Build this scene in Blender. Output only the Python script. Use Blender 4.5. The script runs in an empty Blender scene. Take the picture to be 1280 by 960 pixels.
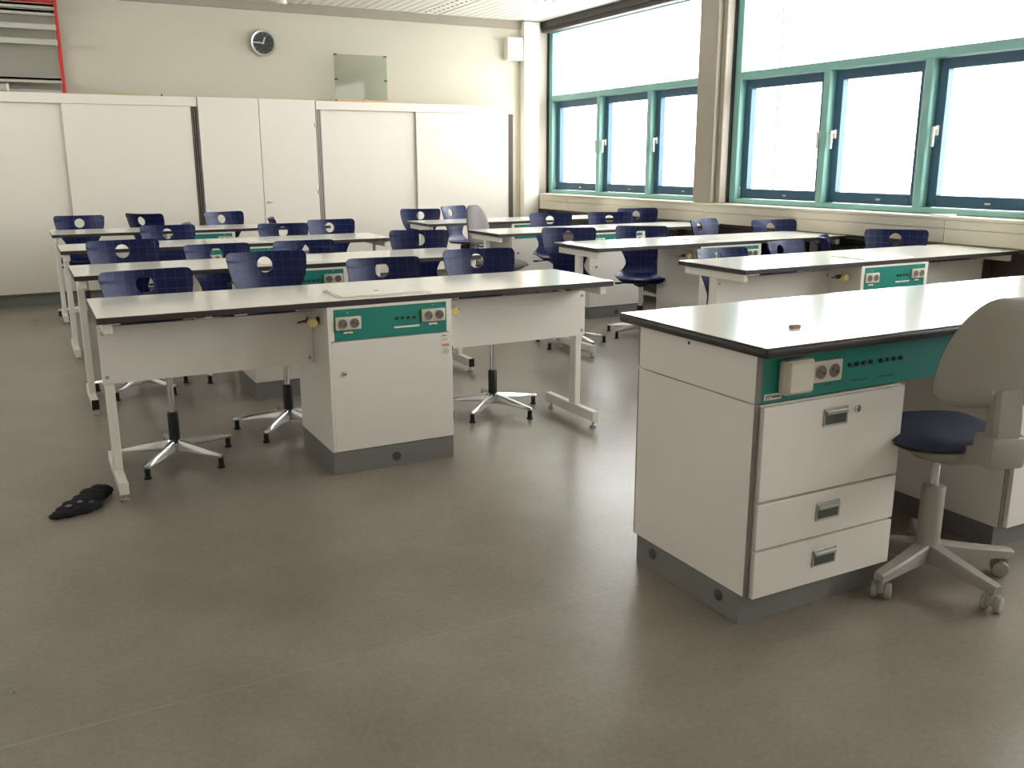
import bpy, bmesh, math, random
from mathutils import Vector, Matrix
random.seed(7)
PI = math.pi
sc = bpy.context.scene
COL = sc.collection

# ------------------------------------------------------------------ camera
F_PX, PITCH, YAW, ROLL = 1142.234, 0.238, 0.487, -0.002
CAM = Vector((-0.205, -3.675, 1.318))
fw = Vector((math.sin(YAW) * math.cos(PITCH), math.cos(YAW) * math.cos(PITCH), -math.sin(PITCH)))
rt = Vector((math.cos(YAW), -math.sin(YAW), 0)); up = rt.cross(fw)
rt2 = math.cos(ROLL) * rt + math.sin(ROLL) * up
up2 = -math.sin(ROLL) * rt + math.cos(ROLL) * up
cd = bpy.data.cameras.new('camera'); cam = bpy.data.objects.new('camera', cd); COL.objects.link(cam)
cd.sensor_fit = 'HORIZONTAL'; cd.sensor_width = 36.0; cd.lens = 36.0 * F_PX / 1280.0
cd.clip_start = 0.05; cd.clip_end = 400
m4 = Matrix((rt2, up2, -fw)).transposed().to_4x4(); m4.translation = CAM
cam.matrix_world = m4
sc.camera = cam

# ------------------------------------------------------------------ world, daylight, exposure
w = bpy.data.worlds.new('overcast_sky'); sc.world = w; w.use_nodes = True
bg = w.node_tree.nodes['Background']
bg.inputs['Color'].default_value = (1.0, 0.975, 0.975, 1); bg.inputs['Strength'].default_value = 5.2
sc.view_settings.view_transform = 'Standard'; sc.view_settings.look = 'None'
sc.view_settings.gamma = 1.0; sc.view_settings.use_curve_mapping = False
sc.view_settings.exposure = 1.46
sc.cycles.use_denoising = True
sc.cycles.max_bounces = 12; sc.cycles.diffuse_bounces = 8; sc.cycles.glossy_bounces = 6
sc.cycles.transparent_max_bounces = 16
sc.cycles.sample_clamp_indirect = 8.0
# window bays: (far edge, near edge) along y; the panes sit in the wall on the +x side
CL = (1.8, 5.4, 2.15, 2.62)             # unseen clerestory added in left wall to brighten left cabinets: y0, y1, z0, z1
BAYS = [(6.36, 3.35), (3.03, 0.02), (-0.30, -3.31), (-3.63, -5.60)]
Z_SILL, Z_HEAD = 0.95, 2.86
for ya, yb in BAYS:                      # sky portals: they guide sampling only, they emit nothing
    ld = bpy.data.lights.new('sky_portal', 'AREA'); ld.shape = 'RECTANGLE'
    ld.size = Z_HEAD - Z_SILL; ld.size_y = ya - yb; ld.cycles.is_portal = True
    lo = bpy.data.objects.new('sky_portal', ld); COL.objects.link(lo)
    lo.location = (5.86, (ya + yb) / 2, (Z_SILL + Z_HEAD) / 2); lo.rotation_euler = (0, PI / 2, 0)
    lo['kind'] = 'helper'

ld = bpy.data.lights.new('sky_portal', 'AREA'); ld.shape = 'RECTANGLE'
ld.size = CL[3] - CL[2]; ld.size_y = CL[1] - CL[0]; ld.cycles.is_portal = True
lo = bpy.data.objects.new('sky_portal', ld); COL.objects.link(lo); lo['kind'] = 'helper'
lo.location = (-1.90, (CL[0] + CL[1]) / 2, (CL[2] + CL[3]) / 2); lo.rotation_euler = (0, -PI / 2, 0)

# ------------------------------------------------------------------ materials
def lin(c):
    return tuple(((v / 255) / 12.92 if v / 255 <= 0.04045 else ((v / 255 + 0.055) / 1.055) ** 2.4) for v in c)

def mat(name, rgb, rough=0.5, metal=0.0, spec=0.5, noise=0.0, nscale=8.0, bump=0.0, bscale=200.0, srgb=True, coat=0.0):
    m = bpy.data.materials.new(name); m.use_nodes = True
    nt = m.node_tree; b = nt.nodes['Principled BSDF']
    c = lin(rgb) if srgb else rgb
    b.inputs['Base Color'].default_value = (*c, 1)
    b.inputs['Roughness'].default_value = rough; b.inputs['Metallic'].default_value = metal
    b.inputs['Specular IOR Level'].default_value = spec
    if coat: b.inputs['Coat Weight'].default_value = coat; b.inputs['Coat Roughness'].default_value = 0.15
    tc = nt.nodes.new('ShaderNodeTexCoord')
    if noise:
        n = nt.nodes.new('ShaderNodeTexNoise'); n.inputs['Scale'].default_value = nscale; n.inputs['Detail'].default_value = 5
        nt.links.new(tc.outputs['Object'], n.inputs['Vector'])
        mx = nt.nodes.new('ShaderNodeMix'); mx.data_type = 'RGBA'
        mx.inputs['A'].default_value = (*[v * (1 - noise) for v in c], 1)
        mx.inputs['B'].default_value = (*[min(1, v * (1 + noise)) for v in c], 1)
        nt.links.new(n.outputs['Fac'], mx.inputs['Factor']); nt.links.new(mx.outputs['Result'], b.inputs['Base Color'])
    if bump:
        n2 = nt.nodes.new('ShaderNodeTexNoise'); n2.inputs['Scale'].default_value = bscale; n2.inputs['Detail'].default_value = 3
        nt.links.new(tc.outputs['Object'], n2.inputs['Vector'])
        bp = nt.nodes.new('ShaderNodeBump'); bp.inputs['Strength'].default_value = bump; bp.inputs['Distance'].default_value = 0.002
        nt.links.new(n2.outputs['Fac'], bp.inputs['Height']); nt.links.new(bp.outputs['Normal'], b.inputs['Normal'])
    return m

def node_math(nt, op, a, b=None):
    n = nt.nodes.new('ShaderNodeMath'); n.operation = op
    for i, v in enumerate((a, b)):
        if v is None: continue
        if isinstance(v, (int, float)): n.inputs[i].default_value = v
        else: nt.links.new(v, n.inputs[i])
    return n.outputs[0]

def floor_material():
    m = bpy.data.materials.new('vinyl_floor'); m.use_nodes = True
    nt = m.node_tree; b = nt.nodes['Principled BSDF']
    tc = nt.nodes.new('ShaderNodeTexCoord'); sp = nt.nodes.new('ShaderNodeSeparateXYZ')
    nt.links.new(tc.outputs['Object'], sp.inputs[0])
    n1 = nt.nodes.new('ShaderNodeTexNoise'); n1.inputs['Scale'].default_value = 1.7; n1.inputs['Detail'].default_value = 7; n1.inputs['Roughness'].default_value = 0.62
    n2 = nt.nodes.new('ShaderNodeTexNoise'); n2.inputs['Scale'].default_value = 60; n2.inputs['Detail'].default_value = 4
    for n in (n1, n2): nt.links.new(tc.outputs['Object'], n.inputs['Vector'])
    ramp = nt.nodes.new('ShaderNodeValToRGB')
    ramp.color_ramp.elements[0].position = 0.30; ramp.color_ramp.elements[0].color = (*lin((112, 103, 92)), 1)
    ramp.color_ramp.elements[1].position = 0.70; ramp.color_ramp.elements[1].color = (*lin((153, 142, 130)), 1)
    k = node_math(nt, 'ADD', node_math(nt, 'MULTIPLY', n1.outputs['Fac'], 0.7), node_math(nt, 'MULTIPLY', n2.outputs['Fac'], 0.3))
    nt.links.new(k, ramp.inputs['Fac'])
    # weld seams of the vinyl sheets, 2 m apart
    fr = node_math(nt, 'FRACT', node_math(nt, 'ADD', node_math(nt, 'DIVIDE', sp.outputs['Y'], 2.0), 100 + 1.475 / 2.0 + 0.5))
    seam = node_math(nt, 'LESS_THAN', node_math(nt, 'ABSOLUTE', node_math(nt, 'SUBTRACT', fr, 0.5)), 0.0011)
    mx = nt.nodes.new('ShaderNodeMix'); mx.data_type = 'RGBA'
    mx.inputs['B'].default_value = (*lin((160, 149, 138)), 1)
    nt.links.new(ramp.outputs['Color'], mx.inputs['A'])
    nt.links.new(node_math(nt, 'MULTIPLY', seam, 0.6), mx.inputs['Factor'])
    nt.links.new(mx.outputs['Result'], b.inputs['Base Color'])
    r = nt.nodes.new('ShaderNodeMapRange'); r.inputs['To Min'].default_value = 0.22; r.inputs['To Max'].default_value = 0.40
    nt.links.new(n1.outputs['Fac'], r.inputs['Value']); nt.links.new(r.outputs['Result'], b.inputs['Roughness'])
    b.inputs['Specular IOR Level'].default_value = 0.7
    bp = nt.nodes.new('ShaderNodeBump'); bp.inputs['Strength'].default_value = 0.08; bp.inputs['Distance'].default_value = 0.002
    nt.links.new(n2.outputs['Fac'], bp.inputs['Height']); nt.links.new(bp.outputs['Normal'], b.inputs['Normal'])
    return m

def chair_material():
    # dark blue polypropylene with the moulded fine square grid
    m = bpy.data.materials.new('blue_grid_plastic'); m.use_nodes = True
    nt = m.node_tree; b = nt.nodes['Principled BSDF']
    tc = nt.nodes.new('ShaderNodeTexCoord'); sp = nt.nodes.new('ShaderNodeSeparateXYZ')
    nt.links.new(tc.outputs['Object'], sp.inputs[0])
    def line(o, pitch):
        fr = node_math(nt, 'FRACT', node_math(nt, 'ADD', node_math(nt, 'DIVIDE', o, pitch), 50.5))
        return node_math(nt, 'LESS_THAN', node_math(nt, 'ABSOLUTE', node_math(nt, 'SUBTRACT', fr, 0.5)), 0.028)
    g = node_math(nt, 'MAXIMUM', line(sp.outputs['X'], 0.045), line(sp.outputs['Z'], 0.045))
    mx = nt.nodes.new('ShaderNodeMix'); mx.data_type = 'RGBA'
    mx.inputs['A'].default_value = (*lin((9, 17, 64)), 1); mx.inputs['B'].default_value = (*lin((26, 34, 92)), 1)
    nt.links.new(g, mx.inputs['Factor']); nt.links.new(mx.outputs['Result'], b.inputs['Base Color'])
    nt.links.new(node_math(nt, 'ADD', node_math(nt, 'MULTIPLY', g, 0.16), 0.36), b.inputs['Roughness'])
    nt.links.new(node_math(nt, 'ADD', node_math(nt, 'MULTIPLY', g, 0.45), 0.34), b.inputs['Specular IOR Level'])
    b.inputs['Specular Tint'].default_value = (0.80, 0.86, 1.0, 1)
    bp = nt.nodes.new('ShaderNodeBump'); bp.inputs['Strength'].default_value = 0.6; bp.inputs['Distance'].default_value = 0.001; bp.invert = True
    nt.links.new(g, bp.inputs['Height']); nt.links.new(bp.outputs['Normal'], b.inputs['Normal'])
    return m

def glass_material(name, tint, gloss=0.06):
    m = bpy.data.materials.new(name); m.use_nodes = True
    nt = m.node_tree; nt.nodes.remove(nt.nodes['Principled BSDF'])
    out = nt.nodes['Material Output']
    t = nt.nodes.new('ShaderNodeBsdfTransparent'); t.inputs['Color'].default_value = (*tint, 1)
    g = nt.nodes.new('ShaderNodeBsdfGlossy'); g.inputs['Roughness'].default_value = 0.02
    mx = nt.nodes.new('ShaderNodeMixShader'); mx.inputs[0].default_value = gloss
    nt.links.new(t.outputs[0], mx.inputs[1]); nt.links.new(g.outputs[0], mx.inputs[2]); nt.links.new(mx.outputs[0], out.inputs['Surface'])
    return m

MT = dict(
    floor=floor_material(), chair=chair_material(),
    glass=glass_material('window_glass', (0.96, 0.98, 0.97)), plate_glass=glass_material('greenish_glass', (0.80, 0.82, 0.79), 0.012),
    wall=mat('cream_wall_paint', (192, 186, 170), 0.85, noise=0.03, nscale=1.2, bump=0.15, bscale=90),
    wall_white=mat('white_wall_paint', (228, 224, 218), 0.8, bump=0.1, bscale=90),
    grey_trim=mat('taupe_trim', (150, 139, 127), 0.7),
    pillar=mat('beige_pillar_panel', (156, 146, 134), 0.6, bump=0.05),
    slat=mat('ceiling_slat_enamel', (223, 220, 210), 0.45),
    void=mat('dark_void', (40, 37, 34), 0.9),
    casing=mat('cream_casing', (212, 204, 188), 0.45),
    teal_frame=mat('teal_window_paint', (126, 172, 164), 0.4),
    blue_sash=mat('blue_sash_paint', (46, 84, 108), 0.4),
    white_metal=mat('white_enamel', (228, 224, 214), 0.35),
    silver=mat('silver_metal', (196, 194, 190), 0.28, metal=0.9),
    blind=mat('brown_blind_box', (62, 54, 50), 0.6),
    black=mat('black_plastic', (22, 22, 23), 0.5),
    radiator=mat('radiator_brown', (74, 66, 60), 0.55),
    cab=mat('white_cabinet_laminate', (226, 218, 207), 0.42, noise=0.015, nscale=2),
    cab_groove=mat('brown_aluminium_profile', (104, 94, 84), 0.45, metal=0.3),
    pale_profile=mat('pale_aluminium_profile', (182, 174, 164), 0.45, metal=0.2),
    plinth=mat('grey_plinth', (118, 117, 113), 0.55),
    bench=mat('pale_grey_laminate', (226, 220, 213), 0.45, noise=0.02, nscale=3),
    bench_edge=mat('grey_edge_band', (122, 115, 108), 0.55),
    top=mat('white_worktop_laminate', (226, 222, 213), 0.16, spec=0.5, noise=0.012, nscale=5),
    core=mat('dark_core_edge', (52, 44, 42), 0.45),
    leg=mat('cream_steel', (228, 224, 214), 0.35),
    green=mat('teal_media_panel', (20, 124, 112), 0.45),
    socket=mat('ivory_socket_plastic', (204, 196, 178), 0.4),
    socket_in=mat('socket_recess_grey', (112, 104, 94), 0.5),
    yellow=mat('yellow_gas_knob', (232, 214, 138), 0.4),
    valve=mat('brass_valve', (104, 92, 66), 0.4, metal=0.6),
    label=mat('white_label', (226, 222, 214), 0.5), orange=mat('orange_print', (216, 146, 104), 0.5),
    print_grey=mat('grey_print', (120, 118, 116), 0.5), ink=mat('dark_ink', (40, 44, 52), 0.5),
    chrome=mat('chrome', (210, 210, 210), 0.14, metal=1.0), alu=mat('polished_aluminium', (206, 206, 204), 0.24, metal=0.95),
    steel_dark=mat('brushed_steel', (176, 174, 166), 0.35, metal=0.8),
    recess=mat('handle_recess', (78, 80, 76), 0.4, metal=0.4),
    taupe_plastic=mat('taupe_chair_plastic', (152, 146, 138), 0.5, bump=0.15, bscale=500),
    navy_fabric=mat('navy_fabric', (52, 58, 78), 0.9, noise=0.15, nscale=120, bump=0.5, bscale=700),
    grey_fabric=mat('grey_fabric', (122, 116, 118), 0.9, noise=0.12, nscale=120, bump=0.5, bscale=700),
    sock=mat('black_knit', (16, 16, 20), 0.95, bump=0.6, bscale=600), sock_grey=mat('grey_knit', (112, 116, 130), 0.95),
    red=mat('red_enamel', (190, 48, 40), 0.4), grey_shelf=mat('light_grey_shelf', (176, 172, 160), 0.5), grey_back=mat('grey_shelf_back', (150, 146, 134), 0.6),
    wood=mat('pale_wood', (205, 168, 130), 0.55, noise=0.1, nscale=30), yellow_green=mat('yellow_green_plastic', (176, 178, 80), 0.5),
    clock_face=mat('black_dial', (38, 37, 36), 0.35), hand=mat('pale_hands', (214, 212, 205), 0.4),
    eraser=mat('brown_eraser', (150, 132, 120), 0.8),
    ground=mat('snowy_ground', (238, 240, 242), 0.9, noise=0.1, nscale=0.5), bark=mat('pale_bark', (142, 132, 122), 0.9, noise=0.2, nscale=6),
)

# ------------------------------------------------------------------ mesh helpers
class M:
    def __init__(s): s.v = []; s.f = []; s.mi = []; s.T = None
    def add(s, verts, faces, mi=0):
        o = len(s.v)
        s.v += [tuple(s.T @ Vector(p)) if s.T else tuple(p) for p in verts]
        s.f += [tuple(i + o for i in f) for f in faces]; s.mi += [mi] * len(faces); return s
    def box(s, x0, x1, y0, y1, z0, z1, mi=0, bev=0.0, seg=1):
        if not bev:
            return s.add([(x0, y0, z0), (x1, y0, z0), (x1, y1, z0), (x0, y1, z0), (x0, y0, z1), (x1, y0, z1), (x1, y1, z1), (x0, y1, z1)],
                         [(0, 3, 2, 1), (4, 5, 6, 7), (0, 1, 5, 4), (1, 2, 6, 5), (2, 3, 7, 6), (3, 0, 4, 7)], mi)
        bm = bmesh.new(); bmesh.ops.create_cube(bm, size=1.0)
        for q in bm.verts: q.co = Vector(((x0 + x1) / 2 + q.co.x * (x1 - x0), (y0 + y1) / 2 + q.co.y * (y1 - y0), (z0 + z1) / 2 + q.co.z * (z1 - z0)))
        bmesh.ops.bevel(bm, geom=list(bm.edges), offset=bev, segments=seg, profile=0.5, affect='EDGES')
        bm.verts.ensure_lookup_table(); bm.verts.index_update()
        s.add([q.co.copy() for q in bm.verts], [tuple(q.index for q in f.verts) for f in bm.faces], mi); bm.free(); return s
    def cyl(s, p0, p1, r0, r1=None, n=16, mi=0, caps=True):
        r1 = r0 if r1 is None else r1
        p0, p1 = Vector(p0), Vector(p1); d = (p1 - p0).normalized()
        a = d.orthogonal().normalized(); b = d.cross(a); V = []; Fc = []
        for p, r in ((p0, r0), (p1, r1)):
            for k in range(n): t = 2 * PI * k / n; V.append(p + a * (r * math.cos(t)) + b * (r * math.sin(t)))
        for k in range(n): Fc.append((k, (k + 1) % n, n + (k + 1) % n, n + k))
        if caps: Fc.append(tuple(range(n))[::-1]); Fc.append(tuple(range(n, 2 * n)))
        return s.add(V, Fc, mi)
    def rings(s, R, mi=0, closed=True, cap=True):
        n = len(R[0]); V = [p for r in R for p in r]; Fc = []
        for i in range(len(R) - 1):
            for k in range(n if closed else n - 1):
                Fc.append((i * n + k, i * n + (k + 1) % n, (i + 1) * n + (k + 1) % n, (i + 1) * n + k))
        if cap: Fc.append(tuple(range(n))[::-1]); Fc.append(tuple(range((len(R) - 1) * n, len(R) * n)))
        return s.add(V, Fc, mi)
    def lathe(s, prof, c=(0, 0, 0), n=24, axis='Z', mi=0):
        R = []
        for r, h in prof:
            ring = []
            for k in range(n):
                t = 2 * PI * k / n; a, b = r * math.cos(t), r * math.sin(t)
                p = (a, b, h) if axis == 'Z' else ((a, h, b) if axis == 'Y' else (h, a, b))
                ring.append((c[0] + p[0], c[1] + p[1], c[2] + p[2]))
            R.append(ring)
        return s.rings(R, mi)
    def tube(s, path, r, n=8, mi=0):
        P = [Vector(p) for p in path]; R = []; a = None
        for i, p in enumerate(P):
            d = (P[min(i + 1, len(P) - 1)] - P[max(i - 1, 0)]).normalized()
            a = d.orthogonal().normalized() if a is None else (a - d * a.dot(d)).normalized()
            b = d.cross(a); rr = r[i] if isinstance(r, (list, tuple)) else r
            R.append([p + a * (rr * math.cos(2 * PI * k / n)) + b * (rr * math.sin(2 * PI * k / n)) for k in range(n)])
        return s.rings(R, mi)
    def prism(s, poly, y0, y1, mi=0):         # outline in x,z pushed along y
        n = len(poly)
        V = [(x, y0, z) for x, z in poly] + [(x, y1, z) for x, z in poly]
        Fc = [tuple(range(n)), tuple(range(n, 2 * n))[::-1]] + [(k, n + k, n + (k + 1) % n, (k + 1) % n) for k in range(n)]
        return s.add(V, Fc, mi)

def root_loc(o):
    while o.parent: o = o.parent
    return o.location

def part(name, mb, mats, parent=None, smooth=35, world=True):
    """one mesh object; verts are in world space (the thing's root is unrotated while it is being built)"""
    me = bpy.data.meshes.new(name)
    off = root_loc(parent) if (parent is not None and world) else Vector((0, 0, 0))
    me.from_pydata([tuple(Vector(p) - off) for p in mb.v], [], mb.f)
    for i, q in enumerate(mb.mi): me.polygons[i].material_index = q
    bm = bmesh.new(); bm.from_mesh(me); bmesh.ops.recalc_face_normals(bm, faces=list(bm.faces)); bm.to_mesh(me); bm.free()
    for q in (mats if isinstance(mats, (list, tuple)) else [mats]): me.materials.append(MT[q] if isinstance(q, str) else q)
    if smooth:
        for p in me.polygons: p.use_smooth = True
        me.set_sharp_from_angle(angle=math.radians(smooth))
    o = bpy.data.objects.new(name, me); COL.objects.link(o); o.parent = parent
    return o

def tag(o, label=None, cat=None, group=None, kind=None):
    if label: o['label'] = label
    if cat: o['category'] = cat
    if group: o['group'] = group
    if kind: o['kind'] = kind
    return o

def thing(name, label=None, cat=None, loc=(0, 0, 0), group=None, kind=None):
    o = bpy.data.objects.new(name, None); COL.objects.link(o); o.location = loc; o.empty_display_size = 0.1
    return tag(o, label, cat, group, kind)

def solo(name, mb, mats, label, cat, loc=(0, 0, 0), group=None, kind=None, smooth=35):
    """a thing that is one mesh, its origin moved to loc"""
    mb.v = [tuple(Vector(p) - Vector(loc)) for p in mb.v]
    o = part(name, mb, mats, None, smooth); o.location = loc
    return tag(o, label, cat, group, kind)

def copy_tree(o, parent=None):
    c = o.copy(); COL.objects.link(c); c.parent = parent
    for ch in list(o.children): copy_tree(ch, c)
    return c

def twin(o, parent, dx=0, dy=0, dz=0):
    c = o.copy(); COL.objects.link(c); c.parent = parent; c.location = Vector(o.location) + Vector((dx, dy, dz))
    for ch in list(o.children): copy_tree(ch, c)
    return c

# ------------------------------------------------------------------ the room
X_L, X_SILL, X_FR = -1.7, 5.46, 5.62
Y_F, Y_B, Z_C = -5.9, 6.40, 2.93
solo('floor', M().box(X_L, 5.9, Y_F, Y_B + 0.1, -0.12, 0.0), 'floor', 'grey brown mottled vinyl floor of the classroom', 'floor', kind='structure')
solo('wall_back', M().box(X_L - 0.15, 5.9, Y_B, Y_B + 0.15, 0, Z_C + 0.3), 'wall', 'cream painted rear wall above the white cabinets', 'wall', kind='structure')
solo('wall_left', M().box(X_L - 0.15, X_L, Y_F, Y_B, 0, CL[2]).box(X_L - 0.15, X_L, Y_F, Y_B, CL[3], Z_C + 0.3).box(X_L - 0.15, X_L, Y_F, CL[0], CL[2], CL[3]).box(X_L - 0.15, X_L, CL[1], Y_B, CL[2], CL[3]), 'wall_white', 'white side wall opposite the windows', 'wall', kind='structure')
solo('wall_front', M().box(X_L - 0.15, 5.9, Y_F - 0.15, Y_F, 0, Z_C + 0.3), 'wall_white', 'white wall behind the teacher end of the room', 'wall', kind='structure')
wr = M().box(5.64, 5.9, Y_F, Y_B, 0, Z_SILL).box(5.64, 5.9, Y_F, Y_B, Z_HEAD, Z_C + 0.3).box(5.64, 5.9, Y_F, -5.60, Z_SILL, Z_HEAD).box(5.64, 5.9, -3.63, -3.31, Z_SILL, Z_HEAD).box(5.64, 5.9, 6.36, Y_B, Z_SILL, Z_HEAD)
wr.box(5.64, 5.9, 3.03, 3.35, Z_SILL, Z_HEAD).box(5.64, 5.9, -0.30, 0.02, Z_SILL, Z_HEAD)
solo('wall_right', wr, 'pillar', 'window wall with low parapet under the windows', 'wall', kind='structure')
solo('trim_1', M().box(X_L, 5.25, Y_B - 0.025, Y_B, 2.838, Z_C), 'grey_trim', 'taupe trim strip where rear wall meets the ceiling', 'trim', kind='structure')
for k, (y0, y1) in enumerate(((3.03, 3.35), (-0.30, 0.02), (-3.63, -3.31))):
    pl = M().box(X_SILL, 5.64, y0 + 0.06, y1, Z_SILL, Z_C, bev=0.004).box(X_SILL + 0.05, 5.64, y0, y0 + 0.06, Z_SILL, Z_C, bev=0.004)
    solo('pillar', pl, 'pillar', ['beige clad pillar between the two window bays', 'beige clad pillar at the near end of the window bay', 'beige clad pillar beside the teacher end windows'][k], 'pillar', (X_SILL, y0, Z_SILL), kind='structure')
solo('corner_pillar', M().box(5.25, 5.455, 6.30, Y_B, 0, Z_C - 0.01, bev=0.004), 'white_metal', 'white boxed pillar in the far corner beside the window', 'pillar', (5.3, 6.35, 0), kind='structure')
solo('trim_2', M().box(5.455, 5.64, 6.355, Y_B, 0, Z_C - 0.01), 'pillar', 'taupe reveal strip beside the far window', 'trim', kind='structure')

# ceiling of narrow slats running away from the camera
ceil = thing('ceiling', 'cream slatted metal ceiling', 'ceiling', (0, 0, Z_C), kind='structure')
part('backing', M().box(X_L, 5.9, Y_F, Y_B, Z_C + 0.022, Z_C + 0.12), 'void', ceil)
slat0 = None
VENTS = [(3.90, 4.18), (4.80, 5.08)]
x = 5.50 - 0.092
while x > X_L:
    if not any(x + 0.092 > a + 0.01 and x < b - 0.01 for a, b in VENTS[:1]):
        if slat0 is None:
            slat0 = part('slat', M().box(x, x + 0.092, Y_F, Y_B - 0.002, Z_C, Z_C + 0.02, bev=0.004), 'slat', ceil); xs = x
        else: twin(slat0, ceil, dx=x - xs)
    x -= 0.10
vt = thing('ceiling_vent', 'white perforated air outlet strip set in the slatted ceiling', 'vent', (4.04, 4.4, Z_C))
vb = M().box(3.905, 4.175, 2.2, Y_B - 0.03, Z_C - 0.004, Z_C + 0.02, bev=0.002)
part('strip', vb, 'white_metal', vt)
vs = M()
for xx in (3.985, 4.095):
    y = 2.3
    while y < 6.3: vs.box(xx - 0.011, xx + 0.011, y, y + 0.05, Z_C - 0.0055, Z_C - 0.004); y += 0.115
part('slots', vs, 'void', vt)['kind'] = 'stuff'
v2 = thing('ceiling_vent', 'short perforated air outlet at the picture top near the dark blind box', 'vent', (4.85, 4.2, Z_C))
part('strip', M().box(4.70, 4.94, 3.4, 5.08, Z_C - 0.01, Z_C - 0.0005, bev=0.002), 'white_metal', v2)
vs = M()
for xx in (4.77, 4.87):
    y = 3.46
    while y < 5.0: vs.box(xx - 0.011, xx + 0.011, y, y + 0.05, Z_C - 0.012, Z_C - 0.010); y += 0.115
part('slots', vs, 'void', v2)['kind'] = 'stuff'
sp_ = thing('ceiling_sensor', 'small white cylindrical fixture hanging from the ceiling above the clock', 'sensor', (2.36, 6.1, Z_C))
part('body', M().lathe([(0.05, Z_C), (0.05, Z_C - 0.055), (0.045, Z_C - 0.06)], (2.36, 6.1, 0)), 'white_metal', sp_)
part('lens', M().lathe([(0.035, Z_C - 0.06), (0.028, Z_C - 0.07)], (2.36, 6.1, 0)), 'silver', sp_)

# casing under the windows, in panels, with the sill board on top
cs = thing('trim_3', 'cream cable casing running under the windows', 'trim', (X_SILL, 1.5, 0.95), kind='structure')
part('sill_board', M().box(X_SILL - 0.004, 5.64, Y_F, 6.30, 0.925, 0.947, bev=0.004), 'casing', cs)
for a, b in ((5.63, 6.30), (3.2, 5.63), (0.6, 3.2), (-2.0, 0.6), (Y_F, -2.0)):
    part('casing_panel', M().box(X_SILL, 5.60, a + 0.0015, b - 0.0015, 0.865, 0.924, bev=0.002).box(X_SILL + 0.003, 5.60, a + 0.0015, b - 0.0015, 0.765, 0.863, bev=0.002), 'casing', cs)

# windows
def window(n, ya, yb, label):
    # ya far edge, yb near edge (along y)
    x0, x1 = X_FR, 5.76
    r = thing('window_%d' % n, label, 'window', (X_FR, (ya + yb) / 2, Z_SILL), kind='structure')
    m1, m2 = (ya - 1.10, ya - 2.05) if ya - yb > 2.8 else (ya - (ya - yb) / 3, ya - (ya - yb) * 2 / 3)
    hw = 0.034
    part('frame', M().box(x0, x1, ya - 0.085, ya, Z_SILL, Z_HEAD, bev=0.004).box(x0, x1, yb, yb + 0.085, Z_SILL, Z_HEAD, bev=0.004)
         .box(x0, x1, yb + 0.085, ya - 0.085, Z_SILL, 0.99, bev=0.004).box(x0, x1, yb + 0.085, ya - 0.085, 2.80, Z_HEAD, bev=0.004), 'teal_frame', r)
    part('transom', M().box(x0, x1, yb + 0.085, ya - 0.085, 2.03, 2.095, bev=0.004), 'teal_frame', r)
    for c in (m1, m2): part('mullion', M().box(x0, x1, c - hw, c + hw, 0.99, 2.03, bev=0.004), 'teal_frame', r)
    up_ = part('pane', M().box(5.715, 5.72, yb + 0.085, ya - 0.085, 2.095, 2.80), 'glass', r)
    part('blind_guide', M().box(5.98, 6.01, ya - 0.19, ya - 0.175, Z_SILL, Z_HEAD), 'teal_frame', r)
    part('blind_cable', M().cyl((5.99, ya - 0.11, Z_SILL), (5.99, ya - 0.11, Z_HEAD), 0.004, n=6), 'grey_trim', r)
    part('channel', M().box(x0 - 0.03, x0, ya - 0.012, ya, Z_SILL, Z_HEAD), 'black', r)
    for k, (a, b, side) in enumerate(((ya - 0.085, m1 + hw, -1), (m1 - hw, m2 + hw, 1), (m2 - hw, yb + 0.085, 1))):
        a -= 0.004; b += 0.004; z0, z1 = 0.994, 2.026; t = 0.075; xa, xb = 5.685, 5.745
        s = part('sash', M().box(xa, xb, a - t, a, z0, z1, bev=0.003).box(xa, xb, b, b + t, z0, z1, bev=0.003)
                 .box(xa, xb, b + t, a - t, z0, z0 + 0.085, bev=0.003).box(xa, xb, b + t, a - t, z1 - t, z1, bev=0.003), 'blue_sash', r)
        part('pane', M().box(5.727, 5.733, b + t, a - t, z0 + 0.085, z1 - t), 'glass', s)
        hy = a - 0.035 if side > 0 else b + 0.035
        part('handle', M().box(xa - 0.012, xa, hy - 0.014, hy + 0.014, 1.50, 1.57, bev=0.003)
             .cyl((xa - 0.045, hy, 1.548), (xa, hy, 1.548), 0.009, n=10).box(xa - 0.055, xa - 0.038, hy - 0.011, hy + 0.011, 1.42, 1.56, bev=0.004), 'white_metal', s)
        cy = (a + b) / 2 - 0.08
        part('latch', M().box(xa - 0.010, xa, cy - 0.022, cy + 0.022, z0 + 0.03, z0 + 0.045, bev=0.003), 'silver', s)
        part('hinge', M().cyl((xa - 0.008, (b if side > 0 else a), z0 + 0.02), (xa - 0.008, (b if side > 0 else a), z0 + 0.10), 0.007, n=8), 'silver', s)
    return r
window(1, *BAYS[0], 'far teal framed window with three blue sashes')
window(2, *BAYS[1], 'near teal framed window with three blue sashes')
window(3, *BAYS[2], 'teal framed window beside the teacher desk')
window(4, *BAYS[3], 'teal framed window next to the front wall')
for k, (ya, yb) in enumerate(BAYS):
    bx_ = thing('blind_box', ['dark brown blind box above the far window', 'dark brown blind box above the near window', 'dark brown blind box above the window beside the teacher', 'dark brown blind box next to the front wall'][k], 'blind box', (5.5, (ya + yb) / 2, 2.82))
    part('housing', M().box(5.50, X_FR, yb, ya, 2.852, Z_C - 0.001, bev=0.004), 'blind', bx_)
    part('lower_rail', M().box(5.515, X_FR, yb + 0.005, ya - 0.005, 2.81, 2.850, bev=0.004), 'blind', bx_)

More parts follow.
